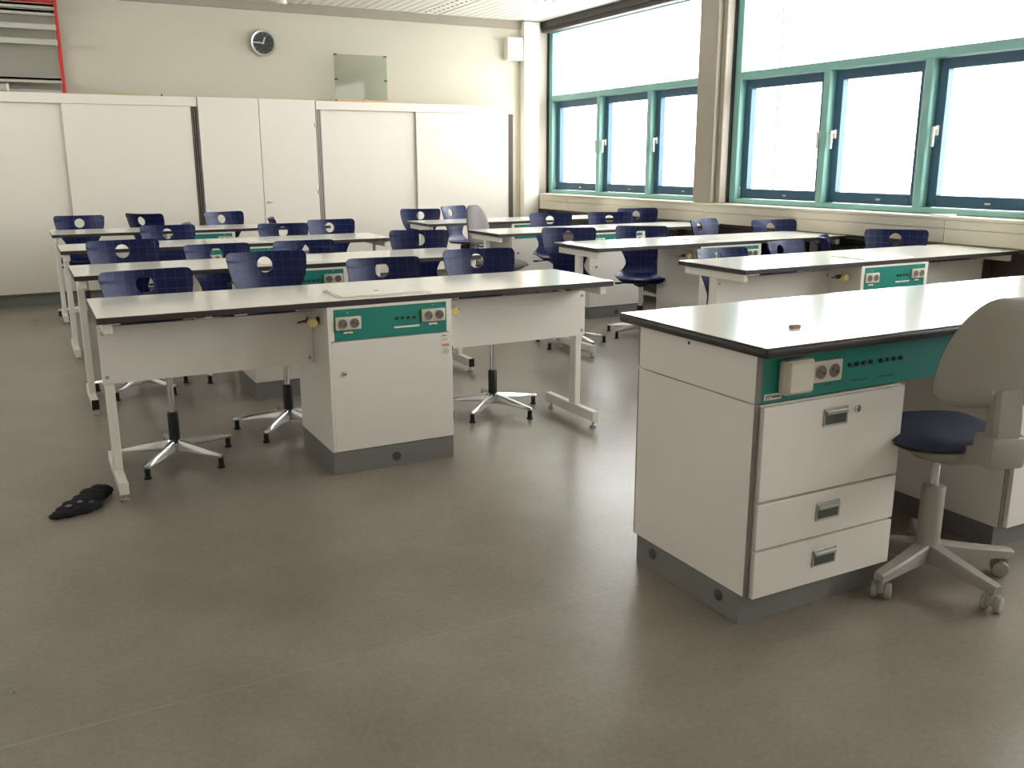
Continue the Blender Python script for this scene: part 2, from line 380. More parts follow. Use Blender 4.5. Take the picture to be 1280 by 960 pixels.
w4 = thing('window_5', 'unseen clerestory strip added high in the side wall for light from the left', 'window', (X_L, (CL[0] + CL[1]) / 2, CL[2]), kind='structure')
part('frame', M().box(X_L - 0.12, X_L + 0.01, CL[0], CL[0] + 0.04, CL[2], CL[3]).box(X_L - 0.12, X_L + 0.01, CL[1] - 0.04, CL[1], CL[2], CL[3])
     .box(X_L - 0.12, X_L + 0.01, CL[0] + 0.04, CL[1] - 0.04, CL[2], CL[2] + 0.035).box(X_L - 0.12, X_L + 0.01, CL[0] + 0.04, CL[1] - 0.04, CL[3] - 0.035, CL[3]), 'teal_frame', w4)
for k in (1, 2): part('mullion', M().box(X_L - 0.12, X_L + 0.01, CL[0] + k * 1.2 - 0.03, CL[0] + k * 1.2 + 0.03, CL[2] + 0.035, CL[3] - 0.035), 'teal_frame', w4)
part('pane', M().box(X_L - 0.07, X_L - 0.064, CL[0] + 0.04, CL[1] - 0.04, CL[2] + 0.035, CL[3] - 0.035), 'glass', w4)

# radiators under the casing
def radiator(y0, y1, label):
    r = thing('radiator', label, 'radiator', (5.55, (y0 + y1) / 2, 0), group='radiators below the windows')
    f = M(); n = int((y1 - y0) / 0.045)
    for i in range(n):
        y = y0 + (i + 0.5) * (y1 - y0) / n
        f.box(5.50, 5.60, y - 0.016, y + 0.016, 0.14, 0.68, bev=0.006)
    part('fins', f, 'radiator', r)['kind'] = 'stuff'
    part('header_pipe', M().cyl((5.55, y0, 0.63), (5.55, y1, 0.63), 0.018), 'radiator', r)
    part('header_pipe', M().cyl((5.55, y0, 0.19), (5.55, y1, 0.19), 0.018), 'radiator', r)
    for y in (y0 + 0.1, y1 - 0.1): part('bracket', M().box(5.53, 5.57, y - 0.015, y + 0.015, 0, 0.19), 'radiator', r)
radiator(3.6, 5.95, 'dark ribbed radiator under the far window')
radiator(0.3, 2.8, 'dark ribbed radiator under the near window')
solo('baseboard_right', M().box(5.60, 5.639, Y_F, 6.30, 0, 0.72), 'radiator', 'dark brown panel behind the radiators', 'baseboard', kind='structure')

# outside
solo('ground', M().box(5.9, 160, -90, 120, -3.6, -3.5), 'ground', 'pale ground outside below the windows', 'ground', kind='structure')
def tree(x, y, h, label, seed):
    rnd = random.Random(seed); r = thing('bare_tree', label, 'tree', (x, y, -3.5), group='trees outside the windows')
    t = M(); t.tube([(x, y, -3.5), (x + .1, y, -3.5 + h * .5), (x, y + .1, -3.5 + h)], [.13, .08, .02], 8); part('trunk', t, 'bark', r)
    def br(p, d, L, rad, dep, mb):
        q = p + d * L; mb.tube([p, (p + q) / 2 + Vector((0, 0, L * .05)), q], [rad, rad * .75, rad * .5], 5)
        if dep:
            for i in range(3):
                dd = (d + Vector((rnd.uniform(-.7, .7), rnd.uniform(-.7, .7), rnd.uniform(-.1, .6)))).normalized()
                br(p + d * L * rnd.uniform(.5, 1), dd, L * .62, rad * .5, dep - 1, mb)
    mb = M()
    for i in range(9):
        a = rnd.uniform(0, 2 * PI); z = -3.5 + h * rnd.uniform(.35, .92)
        br(Vector((x, y, z)), Vector((math.cos(a), math.sin(a), rnd.uniform(.3, .9))).normalized(), h * .16, .035, 3, mb)
    part('branches', mb, 'bark', r)
tree(20.0, 24.8, 8.5, 'faint bare tree seen through the middle sash of the far window', 3)
tree(20.0, 22.3, 7.4, 'faint bare tree seen through the near sash of the far window', 5)
tree(24.0, 16.9, 6.4, 'faint small bare tree seen through the middle sash of the near window', 8)

# ------------------------------------------------------------------ rear cabinets
YC, ZT = 6.045, 1.945
def sliding_cabinet(x0, xm, x1, label, left_profile='cab_groove'):
    r = thing('sliding_cabinet', label, 'cabinet', ((x0 + x1) / 2, 6.2, 0))
    part('carcass', M().box(x0, x1, YC + 0.075, Y_B - 0.005, 0.10, ZT - 0.002), 'cab', r)
    part('header', M().box(x0, x1, YC, YC + 0.075, ZT - 0.088, ZT, bev=0.002), 'cab', r)
    part('plinth', M().box(x0, x1, YC + 0.02, YC + 0.06, 0, 0.10), 'plinth', r)
    part('bottom_track', M().box(x0, x1, YC + 0.004, YC + 0.07, 0.10, 0.115), 'cab_groove', r)
    for xa, xb in ((x0, x0 + 0.05), (x1 - 0.05, x1)):
        part('end_profile', M().box(xa, xb, YC + 0.05, YC + 0.074, 0.115, ZT - 0.088).box(xa, xa + 0.010, YC + 0.004, YC + 0.05, 0.115, ZT - 0.088)
             .box(xa + 0.020, xa + 0.030, YC + 0.004, YC + 0.05, 0.115, ZT - 0.088).box(xb - 0.010, xb, YC + 0.004, YC + 0.05, 0.115, ZT - 0.088), left_profile if xa == x0 else 'cab_groove', r)
    part('door', M().box(x0 + 0.055, xm + 0.03, YC + 0.044, YC + 0.062, 0.116, ZT - 0.089, bev=0.002), 'cab', r)
    part('door', M().box(xm, x1 - 0.055, YC + 0.012, YC + 0.030, 0.116, ZT - 0.089, bev=0.002), 'cab', r)
    return r
sliding_cabinet(-0.96, 0.24, 1.443, 'long white sliding door cabinet under the red framed shelf rack')
sliding_cabinet(2.640, 3.76, 4.965, 'white sliding door cabinet beside the far corner pillar', 'pale_profile')
tc_ = thing('tall_cabinet', 'white two door hinged cabinet below the wall clock', 'cabinet', (2.04, 6.2, 0))
part('carcass', M().box(1.449, 2.634, YC + 0.022, Y_B - 0.005, 0.10, ZT + 0.002), 'cab', tc_)
part('plinth', M().box(1.449, 2.634, YC + 0.04, YC + 0.06, 0, 0.10), 'plinth', tc_)
part('door', M().box(1.455, 2.043, YC, YC + 0.019, 0.105, ZT + 0.004, bev=0.002), 'cab', tc_)
d2 = part('door', M().box(2.049, 2.630, YC, YC + 0.019, 0.105, ZT + 0.004, bev=0.002), 'cab', tc_)
part('lock', M().cyl((2.085, YC - 0.012, 0.918), (2.085, YC, 0.918), 0.013).box(2.085, 2.125, YC - 0.02, YC - 0.012, 0.911, 0.925, bev=0.002), 'steel_dark', d2)
for z in (0.35, 1.015, 1.7): part('hinge', M().box(2.612, 2.632, YC - 0.008, YC, z - 0.022, z + 0.022, bev=0.003), 'steel_dark', d2)

# ------------------------------------------------------------------ things on the cabinets and the rear wall
rk = thing('shelf_rack', 'red framed shelf rack with grey shelves on top of the cabinets', 'rack', (-0.3, 6.2, ZT))
for xx in (-0.86, 0.29):
    for yy in (6.11, 6.33):
        part('post', M().box(xx - 0.011, xx + 0.011, yy - 0.011, yy + 0.011, ZT, 2.78), 'red', rk)
for yy in (6.11, 6.33): part('top_rail', M().box(-0.86, 0.29, yy - 0.011, yy + 0.011, 2.752, 2.782), 'red', rk)
for zz in (2.70, 2.645, 2.52, 2.39, 2.06):
    part('shelf', M().box(-0.85, 0.275, 6.10 if zz < 2.6 and zz > 2.2 else 6.12, 6.33, zz - 0.003, zz + 0.022, bev=0.002).box(-0.85, 0.275, 6.098 if zz < 2.6 and zz > 2.2 else 6.12, 6.103 if zz < 2.6 and zz > 2.2 else 6.125, zz - 0.024, zz + 0.024), 'grey_shelf', rk)
part('back_panel', M().box(-0.85, 0.27, 6.335, 6.35, 1.96, 2.72), 'grey_back', rk)
part('bottom_rail', M().box(-0.85, 0.27, 6.13, 6.15, ZT + 0.004, ZT + 0.03), 'silver', rk)
rl = thing('paper_roll', 'white cardboard roll lying on the cabinet at the picture edge', 'roll', (-0.45, 6.085, ZT))
part('tube', M().lathe([(0.033, -0.75), (0.033, -0.17)], (0, 6.085, ZT + 0.035), axis='X'), 'grey_shelf', rl)
part('end_ring', M().lathe([(0.036, -0.185), (0.036, -0.165), (0.02, -0.165)], (0, 6.085, ZT + 0.037), axis='X'), 'white_metal', rl)
solo('ruler', M().box(0.72, 1.0, 6.10, 6.14, ZT, ZT + 0.012, bev=0.002), 'yellow_green', 'yellow green ruler lying on top of the sliding cabinet', 'ruler', (0.86, 6.12, ZT))
solo('peg', M().lathe([(0.012, 0), (0.012, 0.008), (0.004, 0.014), (0.004, 0.028)], (1.14, 6.12, ZT), n=12), 'black', 'tiny dark peg standing on the cabinet beside the ruler', 'peg', (1.14, 6.12, ZT))
gp = thing('glass_plate', 'upright clear glass plate with black clips on a wooden foot', 'glass plate', (3.2, 6.2, ZT))
part('pane', M().box(2.905, 3.49, 6.197, 6.203, ZT + 0.02, 2.435), 'plate_glass', gp)
part('foot', M().box(2.91, 3.52, 6.165, 6.195, ZT + 0.0055, ZT + 0.03, bev=0.004).box(2.91, 3.52, 6.205, 6.235, ZT + 0.0055, ZT + 0.03, bev=0.004), 'wood', gp)
part('joint', M().box(3.20, 3.25, 6.158, 6.24, ZT + 0.0055, ZT + 0.034, bev=0.004), 'wood', gp)
for xx in (2.92, 3.475):
    for zz in (2.43, 2.18) + ((ZT + 0.022,) if xx < 3 else ()):
        part('clip', M().box(xx - 0.017, xx + 0.017, 6.192, 6.208, zz - 0.006, zz + 0.007, bev=0.001), 'black', gp)

ck = thing('wall_clock', 'round wall clock with black dial and silver rim', 'clock', (2.21, 6.38, 2.52))
C0 = (2.21, 0, 2.52)
part('rim', M().lathe([(0.130, 6.399), (0.132, 6.36), (0.124, 6.345), (0.108, 6.348), (0.106, 6.37)], C0, 40, 'Y'), 'silver', ck)
part('dial', M().lathe([(0.107, 6.372), (0.107, 6.366)], C0, 40, 'Y'), 'clock_face', ck)
for k in range(12):
    a = k * PI / 6; t = M(); t.T = Matrix.Translation((2.21, 6.364, 2.52)) @ Matrix.Rotation(a, 4, 'Y')
    t.box(-0.004, 0.004, -0.001, 0.002, 0.082, 0.096 if k % 3 else 0.1); part('hour_mark', t, 'print_grey', ck)
for nm, a, L, wd in (('hour_hand', math.radians(20), 0.062, 0.006), ('minute_hand', math.radians(272), 0.10, 0.005)):
    t = M(); t.T = Matrix.Translation((2.21, 6.362, 2.52)) @ Matrix.Rotation(a, 4, 'Y'); t.box(-wd, wd, -0.004, -0.001, -0.012, L); part(nm, t, 'hand', ck)
sk = thing('wall_speaker', 'white box loudspeaker on the rear wall beside the corner pillar', 'speaker', (5.12, 6.35, 2.6))
part('cabinet', M().box(5.03, 5.235, 6.30, Y_B, 2.482, 2.735, bev=0.006), 'white_metal', sk)
part('grille', M().box(5.045, 5.225, 6.295, 6.301, 2.497, 2.72, bev=0.002), 'cab', sk)

# ------------------------------------------------------------------ student benches
BL, BD, BH = 2.301, 0.572, 0.76
def double_socket(cx, cz, y, wd=0.112, ht=0.056, dep=0.012):
    s = M().box(cx - wd / 2, cx + wd / 2, y - dep, y, cz - ht / 2, cz + ht / 2, 0, bev=0.004, seg=2)
    for dx in (-0.026, 0.026):
        s.lathe([(0.0225, y - dep - 0.0015), (0.021, y - dep - 0.0025), (0.0195, y - dep - 0.0006)], (cx + dx, 0, cz), 20, 'Y', 0)
        s.lathe([(0.0195, y - dep - 0.0032), (0.0195, y - dep - 0.0020)], (cx + dx, 0, cz), 20, 'Y', 1)
        for ddx, ddz in ((-0.008, 0.004), (0.008, -0.004)):
            s.lathe([(0.0035, y - dep - 0.0040), (0.0035, y - dep - 0.003)], (cx + dx + ddx, 0, cz + ddz), 8, 'Y', 2)
    return s

def make_bench():
    r = thing('student_bench')
    part('table_top', M().box(0, BL, 0, BD, BH - 0.026, BH - 0.002, bev=0.002), 'core', r)
    part('laminate', M().box(0.002, BL - 0.002, 0.002, BD - 0.002, BH - 0.002, BH), 'top', r)
    h = part('service_hatch', M().box(0.945, 1.362, 0.045, 0.305, BH, BH + 0.004, bev=0.0035, seg=2), 'top', r)
    part('raised_panel', M().box(0.958, 1.349, 0.058, 0.292, BH + 0.004, BH + 0.0065, bev=0.002), 'top', h)
    part('finger_hole', M().lathe([(0.011, BH + 0.006), (0.011, BH + 0.0072), (0.007, BH + 0.0068)], (1.152, 0.175, 0), 16), 'recess', h)
    for xa, s in ((0.02, 1), (BL - 0.055, -1)):
        part('leg', M().box(xa, xa + 0.035, 0.255, 0.315, 0.085, 0.69, bev=0.004), 'leg', r)
        part('foot_rail', M().box(xa, xa + 0.035, 0.085, 0.545, 0.035, 0.087, bev=0.004), 'leg', r)
        part('support_arm', M().box(xa, xa + 0.035, 0.035, 0.535, 0.689, 0.733, bev=0.004), 'leg', r)
        for yy in (0.076, 0.545): part('end_cap', M().box(xa - 0.001, xa + 0.036, yy, yy + 0.009, 0.034, 0.088, bev=0.002), 'leg', r)
        for yy in (0.10, 0.52): part('foot_glide', M().lathe([(0.018, 0), (0.018, 0.012), (0.007, 0.014), (0.007, 0.036)], (xa + 0.0175, yy, 0), 12), 'steel_dark', r)
    for xa, xb in ((0.012, 0.873), (1.440, 2.289)):
        p = part('modesty_panel', M().box(xa, xb, 0.237, 0.2545, 0.455, 0.688, bev=0.001), 'bench', r)
        for xx in ((xa + 0.018,) if xa < 1 else ()) + ((xb - 0.018,)):
            for zz in (0.482, 0.66):
                part('screw', M().lathe([(0.008, 0.237), (0.007, 0.233)], (xx, 0, zz), 12, 'Y'), 'steel_dark', p)
    x0, x1 = 0.874, 1.439
    part('cabinet_body', M().box(x0, x1, 0.02, 0.50, 0.10, 0.7335), 'bench', r)
    p = part('plinth', M().box(x0 + 0.001, x1 - 0.001, 0.003, 0.497, 0, 0.10), 'plinth', r)
    part('cable_plug', M().lathe([(0.019, 0.003), (0.019, -0.001), (0.015, -0.002)], (1.16, 0, 0.045), 16, 'Y'), 'recess', p)
    d = part('door', M().box(x0 + 0.012, x1, 0.0, 0.018, 0.103, 0.584, bev=0.0015), 'bench', r)
    part('lock', M().lathe([(0.010, 0.0), (0.010, -0.006), (0.006, -0.007)], (0.936, 0, 0.447), 14, 'Y'), 'chrome', d)
    for zz in (0.50, 0.20): part('hinge', M().box(x1 - 0.002, x1 + 0.006, 0.002, 0.016, zz - 0.018, zz + 0.018, bev=0.002), 'recess', d)
    stk = M().box(1.385, 1.428, -0.0012, 0, 0.475, 0.583).box(1.390, 1.423, -0.0018, -0.001, 0.521, 0.534, 1)
    stk.box(1.390, 1.410, -0.0018, -0.001, 0.568, 0.573, 2).box(1.390, 1.416, -0.0018, -0.001, 0.556, 0.558, 2).box(1.390, 1.414, -0.0018, -0.001, 0.549, 0.551, 2)
    stk.lathe([(0.0135, -0.0018), (0.0135, -0.001)], (1.406, 0, 0.499), 18, 'Y', 2).lathe([(0.011, -0.0022), (0.011, -0.0016)], (1.406, 0, 0.499), 18, 'Y', 0)
    stk.box(1.400, 1.412, -0.0026, -0.002, 0.500, 0.503, 2).box(1.401, 1.411, -0.0026, -0.002, 0.494, 0.497, 2)
    part('sticker', stk, ['label', 'orange', 'print_grey'], d)
    part('panel_frame', M().box(x0, x0 + 0.012, 0, 0.02, 0.103, 0.7335).box(x0 + 0.012, x0 + 0.026, 0.001, 0.02, 0.589, 0.7335).box(x1 - 0.026, x1, 0.001, 0.02, 0.589, 0.7335).box(x0 + 0.026, x1 - 0.026, 0.001, 0.02, 0.722, 0.7335), 'leg', r)
    g = part('media_panel', M().box(x0 + 0.026, x1 - 0.026, 0.004, 0.02, 0.589, 0.722), 'green', r)
    part('double_socket', double_socket(0.962, 0.662, 0.004), ['socket', 'socket_in', 'black'], g)
    part('double_socket', double_socket(1.350, 0.668, 0.004), ['socket', 'socket_in', 'black'], g)
    for xx in (1.180, 1.207, 1.234, 1.261): part('jack', M().lathe([(0.006, 0.004), (0.006, -0.001), (0.003, -0.0015)], (xx, 0, 0.664), 10, 'Y'), 'black', g)
    part('label_strip', M().box(1.168, 1.285, 0.0028, 0.004, 0.622, 0.630), 'label', g)
    for xx, zz in ((0.962, 0.622), (1.350, 0.629)): part('label_tag', M().box(xx - 0.020, xx + 0.020, 0.0028, 0.004, zz - 0.005, zz + 0.003).box(xx - 0.006, xx + 0.006, 0.0024, 0.003, zz - 0.008, zz - 0.004, 1), ['label', 'ink'], g)
    for xx, zz in ((0.962, 0.706), (1.352, 0.712)): part('screw', M().lathe([(0.004, 0.004), (0.003, 0.002)], (xx, 0, zz), 10, 'Y'), 'silver', g)
    for s, xk, xw in ((-1, 0.832, x0), (1, 1.487, x1)):
        t = part('gas_tap', M().lathe([(0.016, xw), (0.016, xw + s * 0.008), (0.009, xw + s * 0.01), (0.009, xk + s * 0.01)], (0, 0.13, 0.663), 12, 'X')
                 .lathe([(0.013, xk - 0.012), (0.013, xk + 0.012)], (0, 0.13, 0.663), 12, 'X')
                 .cyl((xk, 0.13, 0.663), (xk, 0.085, 0.663), 0.008, n=10).tube([(xk + s * 0.01, 0.13, 0.663), (xk + s * 0.03, 0.13, 0.662), (xk + s * 0.05, 0.132, 0.658)], [0.007, 0.005, 0.004], 8), 'valve', r)
        k = M()
        R = []
        for yy, rr in ((0.093, 0.012), (0.092, 0.021), (0.072, 0.021), (0.068, 0.017)):
            R.append([(xk + rr * (1 + 0.08 * math.cos(6 * a)) * math.cos(a), yy, 0.663 + rr * (1 + 0.08 * math.cos(6 * a)) * math.sin(a)) for a in [2 * PI * i / 30 for i in range(30)]])
        k.rings(R); part('tap_knob', k, 'yellow', t)
    return r

bench0 = make_bench()
RT, RR = ['front', 'second', 'third', 'rearmost'], 3.157
BENCHES = [(0, 0.0), (0, 1.461), (0, 3.007), (0, 4.601), (RR, 0.027), (RR, 1.459), (RR, 2.904), (RR, 4.316)]
BLAB = ['white student bench with the orange stickered door, in front of all other benches',
        'white student bench directly behind the frontmost one on the wall cabinet side',
        'white student bench third from the front, away from the windows',
        'white student bench standing closest to the long sliding cabinet',
        'white student bench touching the window casing just behind the teacher desk',
        'white student bench by the windows, second behind the teacher desk',
        'white student bench by the windows with the grey office chair behind its aisle end',
        'white student bench by the windows closest to the rear wall and corner pillar']
for i, (x, y) in enumerate(BENCHES):
    b = bench0 if i == 0 else copy_tree(bench0)
    b.location = (x, y, 0); tag(b, BLAB[i], 'bench', 'student experiment benches')
    if i not in (0, 4):          # only the two front benches have modesty panels
        for ch in [q for q in b.children if q.name.startswith('modesty_panel')]:
            for g in list(ch.children): bpy.data.objects.remove(g)
            bpy.data.objects.remove(ch)
    for ch in b.children:
        if i == 1 and ch.name.startswith('end_cap'):
            ch.material_slots[0].link = 'OBJECT'; ch.material_slots[0].material = MT['black']

# ------------------------------------------------------------------ blue swivel chairs
def catmull(P, n):
    out = []
    for i in range(len(P) - 1):
        p0, p1, p2, p3 = P[max(i - 1, 0)], P[i], P[i + 1], P[min(i + 2, len(P) - 1)]
        for k in range(n):
            t = k / n
            out.append(tuple(0.5 * (2 * b + (c - a) * t + (2 * a - 5 * b + 4 * c - d) * t * t + (3 * b - a - 3 * c + d) * t ** 3) for a, b, c, d in zip(p0, p1, p2, p3)))
    out.append(P[-1]); return out

def shell_mesh():
    prof = [(-.222, .408, .140), (-.205, .430, .182), (-.15, .441, .205), (-.05, .437, .210), (.05, .432, .205), (.12, .434, .190), (.17, .452, .163),
            (.20, .49, .135), (.215, .535, .122), (.226, .59, .140), (.236, .64, .168), (.245, .69, .192), (.256, .74, .206), (.268, .79, .212), (.276, .82, .214), (.281, .838, .208), (.284, .848, .196), (.2855, .853, .176)]
    prof = [(y, 0.478 + (z - 0.432) * 0.375 / 0.421, hw * 0.96) for y, z, hw in prof]
    P = catmull(prof, 3); nc = 20; rows = []
    for i, (y, z, hw) in enumerate(P):
        a, b = P[max(i - 1, 0)], P[min(i + 1, len(P) - 1)]
        ty, tz = b[0] - a[0], b[1] - a[1]; L = math.hypot(ty, tz); ty /= L; tz /= L
        ny, nz = -tz, ty                        # towards the sitter
        row = []
        for j in range(nc + 1):
            s = -1 + 2 * j / nc; xx = hw * s
            q = (xx / 0.21) ** 2
            dish = q * (0.012 + 0.052 * max(0, min(1, (z - 0.45) / 0.2)))
            crown = -0.010 * s * s if z > 0.80 else 0
            row.append((Vector((xx, y + ny * dish, z + nz * dish + crown)), Vector((0, ny, nz))))
        rows.append(row)
    th = 0.0055; V = []; Fc = []; n = nc + 1; N = len(rows) * n
    for sgn in (1, -1):
        for r in rows:
            for p, q in r: V.append(p + q * th * sgn)
    for i in range(len(rows) - 1):
        for j in range(nc):
            a = i * n + j; Fc.append((a, a + 1, a + n + 1, a + n)); Fc.append((N + a, N + a + n, N + a + n + 1, N + a + 1))
    rim = [j for j in range(n)] + [i * n + nc for i in range(1, len(rows))] + [(len(rows) - 1) * n + j for j in range(nc - 1, -1, -1)] + [i * n for i in range(len(rows) - 2, 0, -1)]
    for a, b in zip(rim, rim[1:] + rim[:1]): Fc.append((a, N + a, N + b, b))
    mb = M(); mb.add(V, Fc); o = part('seat_shell', mb, 'chair', None, smooth=0)
    cut = part('cutter', M().cyl((0, 0.1, 0.788), (0, 0.4, 0.788), 0.040, n=32), 'chair', None, smooth=0)
    bo = o.modifiers.new('hole', 'BOOLEAN'); bo.operation = 'DIFFERENCE'; bo.object = cut; bo.solver = 'EXACT'
    dg = bpy.context.evaluated_depsgraph_get(); dg.update()
    me = bpy.data.meshes.new_from_object(o.evaluated_get(dg)); o.modifiers.clear()
    old = o.data; o.data = me; bpy.data.meshes.remove(old)
    cm = cut.data; bpy.data.objects.remove(cut); bpy.data.meshes.remove(cm)
    for p in me.polygons: p.use_smooth = True
    me.set_sharp_from_angle(angle=math.radians(40))
    while len(me.materials) > 1: me.materials.pop()
    return o

def make_chair():
    r = thing('swivel_chair')
    sh = shell_mesh(); sh.parent = r
    me_ = part('seat_mechanism', M().box(-0.055, 0.055, -0.07, 0.10, 0.420, 0.467, bev=0.008).cyl((0, 0, 0.405), (0, 0, 0.425), 0.03), 'black', r)
    part('lever', M().tube([(-0.05, 0.0, 0.437), (-0.12, 0.0, 0.433), (-0.155, 0.0, 0.431)], [0.005, 0.005, 0.005], 8).cyl((-0.15, 0, 0.431), (-0.20, 0, 0.429), 0.008, n=10), 'black', me_)
    part('gas_lift', M().cyl((0, 0, 0.16), (0, 0, 0.410), 0.0145, n=16), 'chrome', r)
    part('column_sleeve', M().lathe([(0.022, 0.055), (0.024, 0.065), (0.024, 0.222), (0.020, 0.228), (0.015, 0.228)], n=18), 'black', r)
    part('hub', M().lathe([(0.030, 0.045), (0.040, 0.055), (0.040, 0.085), (0.030, 0.098), (0.024, 0.100)], n=20), 'alu', r)
    for k in range(5):
        a = 2 * PI * k / 5 + 0.2; T = Matrix.Rotation(a, 4, 'Z')
        t = M(); t.T = T; R = []
        for q, hw, z0, z1 in ((0.025, 0.021, 0.050, 0.098), (0.10, 0.018, 0.052, 0.088), (0.20, 0.015, 0.050, 0.072), (0.268, 0.013, 0.047, 0.060), (0.277, 0.011, 0.048, 0.057)):
            R.append([(q, -hw, z0), (q, -hw * .96, (z0 + z1) / 2), (q, -hw * .45, z1), (q, hw * .45, z1), (q, hw * .96, (z0 + z1) / 2), (q, hw, z0)])
        t.rings(R); ar = part('base_arm', t, 'alu', r)
        g = M(); g.T = T; g.lathe([(0.017, 0), (0.017, 0.006), (0.012, 0.009), (0.012, 0.048)], (0.262, 0, 0), 12); part('glide', g, 'black', ar)
    return r

chair0 = make_chair(); first = [True]
def chair(bx, by, deg, dz, label, arm=0):
    """bx, by: where the top of the backrest stands; deg: turn (0 faces the teacher); dz: seat height change"""
    c = chair0 if first[0] else copy_tree(chair0); first[0] = False
    a = math.radians(deg)
    c.location = (bx + 0.283 * math.sin(a), by - 0.283 * math.cos(a), 0); c.rotation_euler = (0, 0, a)
    tag(c, label, 'chair', 'blue plastic swivel chairs at the benches')
    for ch in c.children:
        if ch.name.split('.')[0] in ('seat_shell', 'seat_mechanism', 'gas_lift'): ch.location.z = dz
        if ch.name.split('.')[0] == 'base_arm': ch.rotation_euler.z = math.radians(arm)
    return c
A = 'blue swivel chair with round back hole '
chair(0.263, 0.84, 8, -0.012, A + 'behind the frontmost bench, farthest from the windows')
chair(0.88, 1.12, 3, 0.02, 'blue swivel chair between outermost and hatch chairs behind the frontmost bench')
chair(1.51, 1.1, -5, -0.04, A + 'behind the hatch of the frontmost bench')
chair(2, 0.92, -8, 0, A + 'behind the aisle end of the frontmost bench')
chair(0.312, 2.33, 4, 0.015, A + 'behind the second bench, nearest its outer leg')
chair(0.89, 2.5, 0, -0.045, 'lowered blue swivel chair behind the second bench, beside its outermost chair')
chair(1.46, 2.5, -4, -0.045, A + 'half hidden behind the hatch of the second bench')
chair(2.25, 2.35, -22, 0.005, A + 'behind the aisle end of the second bench')
chair(0.8, 4.02, 0, -0.01, A + 'behind the outer end of the third bench')
chair(0.96, 4.3, 80, -0.02, 'blue swivel chair turned sideways between third and rearmost bench')
chair(1.71, 4.02, -8, -0.025, A + 'behind the third bench, below the tall cabinet lock')
chair(2.085, 3.95, 2, 0, A + 'behind the aisle end of the third bench', 36)
chair(0.255, 5.45, -2, 0.01, A + 'behind the rearmost bench at its outer end')
chair(0.765, 5.47, 135, 0.01, 'dark blue swivel chair turned askew behind the rearmost bench near sliding cabinet')
chair(1.485, 5.47, 18, 0.01, 'light catching blue swivel chair behind the rearmost bench, below the tall cabinet')
chair(1.93, 5.45, 78, -0.06, 'blue swivel chair seen edge-on behind the rearmost bench, mostly hidden')
chair(3.69, 0.9, 0, -0.07, 'lowered blue swivel chair at the aisle end behind the bench near the teacher desk')
chair(4.43, 1.12, 11, -0.07, 'blue swivel chair, second from the aisle behind the bench nearest the teacher desk')
chair(5, 1.3, 42, -0.07, 'blue swivel chair turned almost edge-on beside the window-end chair')
chair(5.17, 0.76, -46, 0.005, 'blue swivel chair beside the casing behind the bench nearest the teacher desk')
chair(3.44, 2.3, -25, -0.015, 'dark blue swivel chair at the aisle end, in front of the grey office chair')
chair(4.16, 2.36, -34, -0.03, 'dark blue swivel chair with its narrow waist and seat visible under a bench')
chair(4.69, 2.32, 20, 0.01, 'light reflecting blue swivel chair turned to the windows, second bench row')
chair(5.27, 2.1, -12, 0, 'blue swivel chair below the pillar between the windows')
chair(4.245, 3.96, -20, -0.005, 'dark blue swivel chair beside the grey office chair, behind the third window bench')
chair(4.78, 3.74, -33, 0, 'dark blue swivel chair in the middle behind the third window bench')
chair(5.2, 3.9, -18, 0.02, 'dark blue swivel chair behind the third window bench, closest to the casing')
chair(3.44, 5.22, -22, 0, 'dark blue swivel chair at the aisle end of the rear window bench')
chair(3.77, 5.24, 28, 0.02, 'light blue looking swivel chair behind the rear window bench, below the sliding cabinet')

# ------------------------------------------------------------------ office chairs
def pillow(rows, nu, bf, br, base, plane='XZ', p=4):
    """rows: (t, halfwidth); front bulge bf, rear bulge br; base(x,t) -> depth"""
    mb = M(); n = len(rows); V = []; idx = {}
    for side in (0, 1):
        for i, (t, hw) in enumerate(rows):
            e = i / (n - 1); ef = 1 - abs(2 * e - 1) ** p
            for j in range(nu + 1):
                s = math.sin((-1 + 2 * j / nu) * PI / 2); xx = hw * s; d = base(xx, t)
                if j in (0, nu) or i in (0, n - 1):
                    if side == 1: idx[(1, i, j)] = idx[(0, i, j)]; continue
                else:
                    k = ef * (1 - abs(s) ** p); d += (-bf if side == 0 else br) * k
                idx[(side, i, j)] = len(V); V.append((xx, d, t) if plane == 'XZ' else (xx, t, d))
    Fc = []
    for side in (0, 1):
        for i in range(n - 1):
            for j in range(nu):
                q = [idx[(side, i, j)], idx[(side, i, j + 1)], idx[(side, i + 1, j + 1)], idx[(side, i + 1, j)]]
                Fc.append(tuple(q if side == 0 else q[::-1]))
    return mb.add(V, Fc)

def rounded_rows(t0, t1, w0, w1, r0, r1, n=22):
    rows = []
    for i in range(n + 1):
        e = (1 - math.cos(PI * i / n)) / 2; t = t0 + (t1 - t0) * e; hw = w0 + (w1 - w0) * e
        a, b = t - t0, t1 - t
        if a < r0: hw -= hw * 0.55 * (1 - math.sqrt(max(0, 1 - ((r0 - a) / r0) ** 2)))
        if b < r1: hw -= hw * 0.72 * (1 - math.sqrt(max(0, 1 - ((r1 - b) / r1) ** 2)))
        rows.append((t, hw))
    return rows

